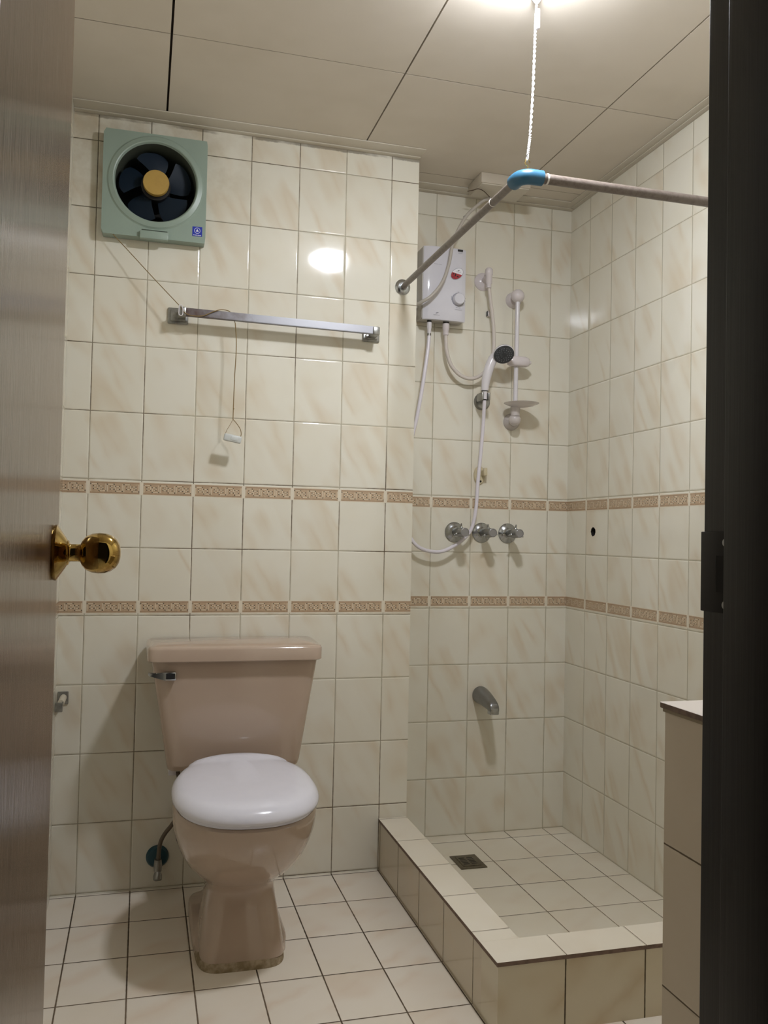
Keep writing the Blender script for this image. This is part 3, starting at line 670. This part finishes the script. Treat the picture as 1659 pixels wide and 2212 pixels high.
# tank
B = BM(); rr = []
for z, xa, xb, yb_, yf_ in [(0.394, 0.250, 0.608, -0.03, -0.188), (0.400, 0.243, 0.614, -0.02, -0.198), (0.415, 0.240, 0.618, -0.016, -0.203), (0.55, 0.218, 0.638, -0.014, -0.213), (0.706, 0.192, 0.662, -0.012, -0.222)]:
    cx = (xa + xb) / 2; rr.append(sring(z, cx, (xb - xa) / 2, yb_, yf_, 9, n=64))
B.rings(rr); B.done('tank', M['ceramic'], wc, angle=50)
B = BM(); rr = []
def lidring(z, k):
    pts = sring(z, 0, 1, -0.008, -0.246 + k, 11, n=72)
    for p in pts:
        t_ = (p.y + 0.246) / 0.238
        hwid = 0.244 + 0.006 * t_ - k
        p.x = TC + 0.0 + (0.003 * t_) + p.x * hwid
    return pts
for z, k in [(0.706, 0.004), (0.709, 0.0), (0.740, 0.0), (0.746, 0.003), (0.7485, 0.009)]: rr.append(lidring(z, k))
B.rings(rr); B.done('tank_lid', M['ceramic'], wc, angle=50)
B = BM()
# flush lever: square boss and tapering handle
B.box(0.226, 0.259, -0.240, -0.221, 0.657, 0.680, bev=0.003, seg=2); lv = B.done('flush_lever', M['chrome'], wc)
B = BM(); B.rings([[Vector((x_, -0.233 - dy, zc_ - h_)), Vector((x_, -0.233 + dy * 0.4, zc_ - h_)), Vector((x_, -0.233 + dy * 0.4, zc_ + h_)), Vector((x_, -0.233 - dy, zc_ + h_))] for x_, dy, zc_, h_ in [(0.230, 0.009, 0.6685, 0.011), (0.222, 0.010, 0.6695, 0.0095), (0.205, 0.011, 0.672, 0.0065), (0.188, 0.012, 0.675, 0.0045), (0.184, 0.010, 0.676, 0.003)]])
bmesh.ops.bevel(B.bm, geom=list(B.bm.edges), offset=0.0009, segments=2, affect='EDGES'); B.done('lever_arm', M['chrome'], lv)
B = BM(); B.box(0.2315, 0.2555, -0.2412, -0.239, 0.661, 0.677, bev=0.0005, seg=1); B.done('lever_cap', M['black'], lv)
# seat ring and domed lid
def egg(z, k, n=72):
    pts = sring(z, TC + 0.002, 0.1815 - k, -0.243 - k * 0.6, -0.701 + k, 2.3, n=n)
    return pts
B = BM(); B.rings([egg(0.3870, 0.016), egg(0.3885, 0.012), egg(0.395, 0.011), egg(0.398, 0.014)]); B.done('seat', M['seat'], wc, angle=50)
B = BM(); rr = [egg(0.398, 0.010), egg(0.3965, 0.004), egg(0.3985, 0.0005), egg(0.405, 0.0), egg(0.412, 0.002), egg(0.419, 0.007), egg(0.4245, 0.015), egg(0.4285, 0.027), egg(0.4325, 0.045), egg(0.4345, 0.07), egg(0.4355, 0.10), egg(0.436, 0.14)]
for r_ in rr[5:]:
    for p in r_:
        s_ = min(max((p.y + 0.318) / 0.016, 0), 1); s_ = s_ * s_ * (3 - 2 * s_); p.z += 0.007 * s_
for r_ in rr:
    for p in r_: p.z += 0.018 * min(max((p.y + 0.70) / 0.46, 0), 1) + (0.003 if p.z > 0.42 else 0)
B.rings(rr); B.done('seat_lid', M['seat'], wc, angle=60)
for xx in (TC - 0.085, TC + 0.085):
    B = BM(); B.lathe([(0.009, -0.02), (0.009, 0.02)], (xx, -0.232, 0.402), (1, 0, 0), 16); B.box(xx - 0.012, xx + 0.012, -0.245, -0.222, 0.388, 0.400, bev=0.002); B.done('hinge', M['seat'], wc)
B = BM(); B.lathe([(0.007, 0), (0.007, 0.03)], (0.262, -0.085, 0.368), (0, 0, 1), 14); B.box(0.250, 0.272, -0.10, -0.07, 0.36, 0.378, bev=0.002); B.done('tank_nut', M['wplastic'], wc)

# stop valve below the tank
sv = thing('stop_valve', 'small metal stop valve with blue wall ring beside the toilet', 'valve', (0.228, 0, 0.097))
BM().lathe([(0.033, 0), (0.033, 0.004), (0.027, 0.012), (0.014, 0.015)], (0.228, 0, 0.097), (0, -1, 0), 32).done('wall_ring', M['blue_old'], sv)
B = BM(); B.lathe([(0.009, 0.012), (0.009, 0.045)], (0.228, 0, 0.092), (0, -1, 0), 20); B.lathe([(0.011, -0.018), (0.012, 0.0), (0.010, 0.016)], (0.229, -0.048, 0.088), (0, 0, 1), 20)
B.done('body', M['old_chrome'], sv)
B = BM(); B.lathe([(0.007, 0), (0.009, 0.008), (0.0125, 0.016), (0.0125, 0.028), (0.009, 0.031)], (0.229, -0.048, 0.075), (0.0, -0.45, -0.9), 20); B.done('handle', M['old_chrome'], sv)
B = BM(); B.tube([(0.230, -0.048, 0.100), (0.231, -0.048, 0.130), (0.236, -0.050, 0.158), (0.248, -0.054, 0.182), (0.266, -0.060, 0.207), (0.286, -0.068, 0.245), (0.292, -0.078, 0.30), (0.282, -0.085, 0.345), (0.275, -0.085, 0.372)], 0.0062, n=12); B.done('hose', M['braid'], sv)

# paper holder
ph = thing('paper_holder', 'chrome and cream toilet paper holder on the wall beside the door', 'paper holder', (-0.055, 0, 0.575))
B = BM(); B.box(-0.066, -0.036, -0.005, 0, 0.557, 0.594, bev=0.002); B.done('wall_plate', M['old_chrome'], ph)
B = BM(); B.tube([(-0.050, -0.003, 0.577), (-0.050, -0.085, 0.575)], 0.0095, n=20, smoothpath=False); B.done('roller', M['roller'], ph)
B = BM(); B.box(-0.066, -0.0445, -0.094, -0.084, 0.5515, 0.578, bev=0.002); B.box(-0.0465, -0.043, -0.09, -0.002, 0.570, 0.580, bev=0.001); B.done('arm', M['old_chrome'], ph)

# ------------------------------------------------------------------ shower fittings on the recessed wall
YW = YS
# water heater
ht = thing('water_heater', 'white electric water heater with round dial and red sticker', 'water heater', (1.16, YW, 1.95))
hx0, hx1, hz0, hz1, hyf = 1.0845, 1.242, 1.831, 2.090, YW - 0.075
B = BM(); B.box(hx0 - 0.004, hx1 + 0.002, hyf + 0.012, YW, hz0 + 0.003, hz1 - 0.002, bev=0.004); B.done('housing', M['heater_side'], ht)
B = BM(); rr = []
NX = 14
pr = []
for i in range(NX + 1):
    t_ = i / NX; x_ = hx0 + (hx1 - hx0) * t_
    bow = 0.010 * (1 - (2 * t_ - 1) ** 4) ** 0.7
    pr.append((x_, bow))
ring0 = []
for z_, ins in [(hz0, 0.003), (hz0 + 0.006, 0.0), (hz1 - 0.006, 0.0), (hz1, 0.003)]:
    r_ = [Vector((x_, hyf - bow + 0.010 + ins * 1.0, z_)) for x_, bow in pr] + [Vector((hx1 + 0.001, hyf + 0.020, z_)), Vector((hx0, hyf + 0.020, z_))]
    ring0.append(r_)
B.rings(ring0); B.done('cover', M['heater'], ht, angle=35)
yq = hyf - 0.0006
B = BM(); B.lathe([(0.0235, 0), (0.0235, 0.004)], (1.212, yq + 0.003, 1.9075), (0, -1, 0), 40); B.done('dial_ring', M['greymark'], ht)
B = BM(); B.lathe([(0.021, 0), (0.0200, 0.014), (0.018, 0.0165), (0, 0.0168)], (1.212, yq, 1.9075), (0, -1, 0), 40); B.done('dial', M['heater'], ht)
B = BM(); B.box(1.2075, 1.2265, yq - 0.001, yq + 0.002, 2.0795, 2.0865, bev=0.0004, seg=1); B.done('indicator_window', M['black'], ht, smooth=False)
# sticker
def disk2(B, cx, cz, ax, az, rot, y, a0=0, a1=2 * PI, n=28, mi=0):
    P = []
    for i in range(n + (0 if a1 - a0 > 6.28 else 1)):
        a = a0 + (a1 - a0) * i / n; u, v = math.cos(a) * ax, math.sin(a) * az
        P.append((cx + u * math.cos(rot) - v * math.sin(rot), y, cz + u * math.sin(rot) + v * math.cos(rot)))
    B.bm.faces.new([B.bm.verts.new(p) for p in P]).material_index = mi
B = BM(); r_ = math.radians(38); yq2 = hyf - 0.0002
disk2(B, 1.2055, 1.999, 0.0265, 0.0175, r_, yq2 - 0.0012, mi=0); disk2(B, 1.2055, 1.999, 0.0250, 0.0162, r_, yq2 - 0.0015, mi=1)
disk2(B, 1.2055, 1.999, 0.0250, 0.0162, r_, yq2 - 0.0018, a0=math.radians(118), a1=math.radians(300), mi=2)
B.quad([(1.206, yq2 - 0.0021, 2.008), (1.211, yq2 - 0.0021, 2.0085), (1.216, yq2 - 0.0021, 2.013), (1.211, yq2 - 0.0021, 2.0115)], 3)
for k in range(6): B.quad([(1.201 + k * 0.0032, yq2 - 0.0021, 2.0045), (1.2034 + k * 0.0032, yq2 - 0.0021, 2.0045), (1.2034 + k * 0.0032, yq2 - 0.0021, 2.0062), (1.201 + k * 0.0032, yq2 - 0.0021, 2.0062)], 0)
for dx, dz, w_, h_ in [(-0.006, -0.010, 0.004, 0.010), (0.001, -0.012, 0.006, 0.004), (-0.013, -0.004, 0.003, 0.005)]:
    B.quad([(1.203 + dx, yq2 - 0.0021, 1.999 + dz), (1.203 + dx + w_, yq2 - 0.0021, 1.999 + dz), (1.204 + dx + w_, yq2 - 0.0021, 1.999 + dz + h_), (1.204 + dx, yq2 - 0.0021, 1.999 + dz + h_)], 3)
B.done('sticker', [M['greymark'], M['whiteprint'], M['redprint'], M['black']], ht, smooth=False)
def marks(lst):
    B = BM()
    for x_, z_, w_, h_, sl in lst: B.quad([(x_, yq - 0.0006, z_), (x_ + w_, yq - 0.0006, z_), (x_ + w_ + sl, yq - 0.0006, z_ + h_), (x_ + sl, yq - 0.0006, z_ + h_)])
    B.done('printed_label', M['greymark'], ht, smooth=False)
marks([(1.209 + k * 0.0032, 2.0725, 0.0022, 0.0016, 0) for k in range(5)])
marks([(1.186, 1.9045, 0.0014, 0.005, 0), (1.186, 1.912, 0.0014, 0.005, 0)])
marks([(1.2375, 1.902, 0.0012, 0.004, 0), (1.2375, 1.912, 0.0012, 0.004, 0)])
marks([(1.209, 1.9335, 0.006, 0.0014, 0)])
marks([(1.203, 1.8785, 0.006, 0.0012, 0.001), (1.214, 1.8775, 0.006, 0.0012, 0.002)] + [(1.200 + k * 0.0034, 1.8705, 0.0024, 0.0016, 0) for k in range(8)])
marks([(1.128, 1.8515, 0.005, 0.0035, 0.003), (1.133, 1.8535, 0.005, 0.0025, 0.002)] + [(1.121 + k * 0.0030, 1.8455, 0.0021, 0.0015, 0) for k in range(8)])
marks([(1.119 + k * 0.0045, 2.0255, 0.0026, 0.0014, 0) for k in range(7)])
yn = YW - 0.045
for xn, r_ in ((1.116, 0.009), (1.1785, 0.0125)):
    B = BM(); B.lathe([(r_ * 0.9, 0.004), (r_ * 0.9, -0.006)], (xn, yn, hz0), (0, 0, 1), 20); B.done('thread', M['black'], ht)
    B = BM(); B.lathe([(r_, -0.006), (r_, -0.026), (r_ * 0.8, -0.030), (r_ * 0.78, -0.046), (r_ * 0.5, -0.048)], (xn, yn, hz0), (0, 0, 1), 20); B.done('coupling', M['wplastic'] if xn < 1.15 else M['pinkplastic'], ht)

# shower hose: heater -> loop -> hand shower
hs = thing('shower_hose', 'long white hose looping from heater down and up to hand shower', 'hose', (1.116, yn, 1.783))
B = BM(); B.tube([(1.116, yn, 1.790), (1.1155, yn, 1.765), (1.110, yn - 0.004, 1.717), (1.093, yn - 0.01, 1.601), (1.074, YW - 0.055, 1.486), (1.060, YW - 0.05, 1.42), (1.047, YW - 0.045, 1.34), (1.041, YW - 0.045, 1.24), (1.043, YW - 0.045, 1.14), (1.052, YW - 0.045, 1.08), (1.067, YW - 0.045, 1.055), (1.090, YW - 0.045, 1.032), (1.129, YW - 0.045, 1.017), (1.178, YW - 0.045, 1.016), (1.230, YW - 0.040, 1.038), (1.264, YW - 0.04, 1.064), (1.290, YW - 0.045, 1.100), (1.303, YW - 0.05, 1.169), (1.309, YW - 0.05, 1.268), (1.317, YW - 0.052, 1.368), (1.321, YW - 0.06, 1.468), (1.318, YW - 0.075, 1.538), (1.317, YW - 0.078, 1.556)], 0.0066, n=12); B.done('tube', M['hose'], hs)
B = BM(); B.lathe([(0.0072, 0), (0.0072, 0.008)], (1.116, yn, 1.778), (0, 0, 1), 16); B.done('collar', M['old_chrome'], hs)
B = BM(); B.lathe([(0.0068, 0), (0.0068, 0.008)], (1.3172, YW - 0.077, 1.553), (0, -0.05, 1), 16); B.done('collar', M['black'], hs)

# inlet hose: wall outlet -> heater
ih = thing('inlet_hose', 'off-white hose curving from wall outlet down to heater underside', 'hose', (1.335, YW - 0.055, 1.99))
B = BM(); B.tube([(1.1785, yn, 1.790), (1.1795, yn, 1.765), (1.184, yn, 1.724), (1.202, yn, 1.678), (1.238, yn, 1.645), (1.282, yn, 1.637), (1.325, yn, 1.660), (1.354, yn, 1.706), (1.363, yn, 1.757), (1.360, yn - 0.002, 1.824), (1.353, yn - 0.004, 1.874), (1.341, yn - 0.008, 1.94), (1.336, yn - 0.010, 1.978)], 0.0068, n=12); B.done('tube', M['hose_warm'], ih)
wo = thing('wall_outlet', 'white round wall outlet with a plastic cap above the hose', 'wall outlet', (1.334, YW, 2.006))
B = BM(); B.lathe([(0.033, 0), (0.033, 0.003), (0.026, 0.010), (0.014, 0.013), (0.012, 0.014)], (1.334, YW, 2.003), (0, -1, 0), 36); B.done('flange', M['pinkplastic'], wo)
B = BM(); B.lathe([(0.010, 0.012), (0.010, 0.058)], (1.334, YW, 2.006), (0, -1, 0), 20); B.lathe([(0.0, 0.034), (0.008, 0.033), (0.013, 0.028), (0.0145, 0.020), (0.0145, 0.010), (0.0125, 0.006), (0.0125, -0.022), (0.0095, -0.026), (0.0095, -0.040)], (1.335, YW - 0.055, 2.006), (0, 0, 1), 24); B.done('elbow', M['pinkplastic'], wo)

# hand shower and its bracket
br = thing('shower_bracket', 'round metal wall bracket holding the hand shower', 'bracket', (1.338, YW, 1.566))
B = BM(); B.lathe([(0.031, 0), (0.031, 0.004), (0.026, 0.010)], (1.338, YW, 1.563), (0, -1, 0), 36)
B.done('wall_plate', M['old_chrome'], br)
B = BM(); B.box(1.325, 1.345, YW - 0.045, YW - 0.006, 1.558, 1.580, bev=0.002)
for sx in (-1, 1): B.box(1.318 + sx * 0.0125 - 0.0035, 1.318 + sx * 0.0125 + 0.0035, YW - 0.092, YW - 0.040, 1.555, 1.583, bev=0.002)
B.done('cradle', M['old_chrome'], br)
for sx in (-1, 1): BM().lathe([(0.004, 0), (0.003, 0.0015)], (1.338 + sx * 0.022, YW - 0.006, 1.573), (0, -1, 0), 12).done('screw', M['dark'], br)
hd = thing('hand_shower', 'white hand shower with a black spray face resting in its bracket', 'hand shower', (1.317, YW - 0.08, 1.56))
hc = Vector((1.368, 0.120, 1.714)); hn = Vector((-0.106, -0.776, -0.73)).normalized()
B = BM(); B.tube([(1.3172, YW - 0.078, 1.560), (1.317, YW - 0.08, 1.588)], 0.0095, n=20, smoothpath=False)
B.tube([(1.317, YW - 0.08, 1.590), (1.319, YW - 0.082, 1.620), (1.324, YW - 0.085, 1.650), (1.333, YW - 0.086, 1.681), (1.347, YW - 0.090, 1.709), tuple(hc - hn * 0.018)], lambda u: 0.0125 + 0.0025 * math.sin(u * PI) + 0.004 * u, n=24); B.done('handle', M['wplastic'], hd, angle=60)
B = BM(); B.lathe([(0.012, -0.024), (0.026, -0.021), (0.035, -0.011), (0.038, -0.002), (0.0365, 0.0)], hc, hn, 40); B.done('head', M['wplastic'], hd)
B = BM(); B.lathe([(0.0362, -0.0005), (0.0362, 0.0015), (0.032, 0.003), (0.0, 0.0045)], hc, hn, 40); sf = B.done('spray_face', M['headface'], hd)
e1 = hn.cross(Vector((0, 0, 1))).normalized(); e2 = hn.cross(e1)
B = BM()
for rr_, nn in ((0.012, 8), (0.020, 14), (0.026, 18)):
    for i in range(nn):
        a = 2 * PI * i / nn; B.ball(hc + hn * 0.0036 + (e1 * math.cos(a) + e2 * math.sin(a)) * rr_, 0.0011, 6)
nz = B.done('nozzle', M['greymark'], sf); nz['kind'] = 'stuff'
B = BM(); B.lathe([(0.0132, 0), (0.0132, 0.0016)], (1.317, YW - 0.0800, 1.588), (0, 0, 1), 20); B.done('seam', M['black'], hd)

# slide rail
rl = thing('slide_rail', 'white vertical shower rail with slider and round soap dish', 'shower rail', (1.452, YW, 1.72))
B = BM(); B.tube([(1.449, 0.190, 1.945), (1.445, 0.190, 1.50)], 0.0080, n=18, smoothpath=False); B.done('pole', M['wplastic'], rl)
B = BM(); B.lathe([(0.030, 0), (0.029, 0.010), (0.022, 0.022)], (1.455, YW, 1.946), (0, -1, 0), 32); B.ball((1.449, 0.192, 1.948), 0.0245, 32); B.done('top_mount', M['pinkplastic'], rl, angle=50)
B = BM(); B.lathe([(0.031, 0), (0.029, 0.012), (0.020, 0.028)], (1.455, YW, 1.495), (0, -1, 0), 32); B.ball((1.447, 0.196, 1.497), 0.022, 32); B.lathe([(0.016, 0), (0.017, 0.018), (0.018, 0.032)], (1.446, 0.190, 1.510), (0, 0, 1), 28); B.done('bottom_mount', M['dish'], rl, angle=50)
B = BM(); B.rings([[Vector((1.452 + math.cos(a) * 0.046 * k, 0.184 + math.sin(a) * 0.020 * k, z_)) for a in [2 * PI * i / 40 for i in range(40)]] for z_, k in [(1.690, 0.72), (1.694, 0.92), (1.708, 1.0), (1.720, 0.92), (1.724, 0.7)]]); B.box(1.487, 1.503, 0.178, 0.192, 1.700, 1.712, bev=0.004); B.done('slider', M['pinkplastic'], rl, angle=50)
B = BM(); cxd, cyd = 1.462, 0.172
B.lathe([(0.006, 0.0), (0.020, 0.001), (0.045, 0.006), (0.062, 0.0135), (0.0635, 0.0150), (0.061, 0.0150), (0.044, 0.0085), (0.020, 0.0035), (0.0, 0.003)], (cxd, cyd, 1.540), (0.0, 0, 1), 48); B.done('soap_dish', M['dish'], rl, angle=50)

# three taps
def tap(xc, label, first=None):
    tp = thing('shower_tap', label, 'tap', (xc, YW, 1.0855), 'row of three shower taps')
    z_ = 1.0855
    BM().lathe([(0.0365, 0), (0.0365, 0.002), (0.033, 0.006), (0.024, 0.010), (0.0165, 0.016), (0.0155, 0.018)], (xc, YW, z_), (0, -1, 0), 40).done('escutcheon', M['chrome'], tp)
    BM().lathe([(0.0125, 0.014), (0.0125, 0.052)], (xc, YW, z_), (0, -1, 0), 24).done('stem', M['dull_chrome'], tp)
    hnd = BM().lathe([(0.0125, 0.046), (0.0165, 0.052), (0.0172, 0.078), (0.0150, 0.098), (0.0150, 0.106)], (xc, YW, z_), (0, -1, 0), 28).done('handle', M['dull_chrome'], tp)
    BM().lathe([(0.0155, 0.104), (0.0155, 0.109), (0.0130, 0.1105), (0.0125, 0.109), (0.0, 0.109)], (xc, YW, z_), (0, -1, 0), 28).done('cap', M['acrylic'], hnd)
    for a in (95, 200, 340):
        a = math.radians(a + (0 if first is None else first)); B = BM()
        d_ = Vector((math.cos(a), 0, math.sin(a)))
        c0 = Vector((xc, YW - 0.074, z_)) + d_ * 0.013; B.tube([c0, c0 + d_ * 0.008, c0 + d_ * 0.018 + Vector((0, -0.004, 0))], lambda u: 0.0062 - 0.0042 * u, n=12); B.done('grip', M['chrome'], hnd)
    return tp
tap(1.241, 'leftmost of the three shower taps, crossed by the white hose')
tap(1.346, 'middle shower tap, between the other two', 8)
tap(1.448, 'rightmost of the three shower taps, nearest the corner', -4)

# spout
sp_ = thing('bath_spout', 'grey metal spout low on the shower wall below the taps', 'spout', (1.352, YW, 0.498))
B = BM(); rr = []
def sec(y, cz, rx, rz, p=2.4, n=28):
    out = []
    for i in range(n):
        a = 2 * PI * i / n; c, s_ = math.cos(a), math.sin(a); e = 2 / p
        out.append(Vector((1.352 + math.copysign(abs(c) ** e, c) * rx, y, cz + math.copysign(abs(s_) ** e, s_) * rz)))
    return out
for dy, cz, rx, rz, p in [(0, 0.500, 0.029, 0.029, 2), (0.003, 0.500, 0.031, 0.031, 2), (0.02, 0.499, 0.0305, 0.0305, 2), (0.05, 0.496, 0.028, 0.028, 2), (0.08, 0.490, 0.0245, 0.0245, 2.2), (0.105, 0.485, 0.021, 0.0215, 2.5), (0.122, 0.479, 0.0185, 0.0200, 3), (0.132, 0.475, 0.0175, 0.0165, 3.2), (0.137, 0.472, 0.0165, 0.011, 3.4)]:
    rr.append(sec(YW - dy, cz, rx, rz, p))
B.rings(rr); B.done('body', M['dull_chrome'], sp_, angle=60)
B = BM(); B.box(1.3355, 1.3685, YW - 0.1375, YW - 0.108, 0.453, 0.478, bev=0.004, seg=3); B.done('outlet', M['chrome'], sp_)

# hook, cable clip, nail
hk = thing('wall_hook', 'yellowed oval plastic wall hook behind the white hose', 'hook', (1.334, YW, 1.294))
B = BM(); B.rings([[Vector((1.333 + math.cos(a) * 0.022 * k, YW - y_, 1.294 + math.sin(a) * 0.034 * k)) for a in [2 * PI * i / 36 for i in range(36)]] for y_, k in [(0, 1.0), (0.004, 1.0), (0.007, 0.9)]]); B.done('plate', M['hookplastic'], hk)
B = BM(); B.box(1.338, 1.352, YW - 0.030, YW - 0.005, 1.291, 1.312, bev=0.003); B.box(1.338, 1.352, YW - 0.034, YW - 0.026, 1.291, 1.320, bev=0.003); B.done('prong', M['hookplastic'], hk)
BM().lathe([(0.004, 0.0), (0.004, 0.001)], (1.336, YW - 0.0068, 1.272), (0, -1, 0), 14).done('screw_hole', M['dark'], hk)
cl = thing('hose_clip', 'tiny white clip with a dark slot under the wall outlet', 'clip', (1.356, YW, 1.885))
B = BM(); B.box(1.350, 1.372, YW - 0.016, YW, 1.876, 1.896, bev=0.002); B.done('body', M['pinkplastic'], cl)
B = BM(); B.box(1.3485, 1.3515, YW - 0.015, YW - 0.002, 1.877, 1.895, bev=0.0005); B.done('slot', M['black'], cl)
o = BM().lathe([(0.0042, 0.0), (0.0042, 0.006), (0.002, 0.008)], (1.2575, YW, 2.234), (0, -1, 0), 12).done('wall_plug', M['black'])
tag(o, 'tiny black wall plug in the tile joint above the heater', 'wall plug')

# ceiling box, cable and stray wire
bx = thing('junction_box', 'beige box on the ceiling behind the blue elbow', 'junction box', (1.30, 0.08, 2.307))
B = BM(); B.box(1.236, 1.42, 0.030, 0.155, ZC - 0.030, ZC + 0.006, bev=0.003); B.done('body', M['boxplastic'], bx)
B = BM(); B.box(1.240, 1.416, 0.034, 0.151, ZC - 0.034, ZC - 0.029, bev=0.0015); B.done('lid', M['cornice'], bx)
B = BM(); B.tube([(1.335, 0.135, 2.276), (1.318, 0.140, 2.270), (1.292, 0.140, 2.262), (1.264, 0.140, 2.238), (1.222, 0.140, 2.192), (1.180, 0.138, 2.108), (1.163, 0.137, 2.022), (1.140, 0.136, 1.955), (1.103, 0.138, 1.904), (1.072, 0.150, 1.882), (1.050, 0.175, 1.873), (1.035, 0.205, 1.872), (1.045, 0.232, 1.878), (1.080, 0.238, 1.885)], 0.0058, n=12)
o = B.done('power_cable', M['cable']); tag(o, 'grey-white cable hanging from the ceiling box across the heater', 'cable')
B = BM(); B.tube([(1.2106, 0.094, 2.266), (1.2244, 0.0809, 2.266), (1.238, 0.0637, 2.266), (1.2636, 0.0762, 2.266), (1.3037, 0.1189, 2.266)], 0.0015, n=8)
o = B.done('loose_wire', M['wire']); tag(o, 'short dark bent wire sticking from the ceiling box', 'wire')

for o in bpy.data.objects:
    if '_loc' in o: del o['_loc']
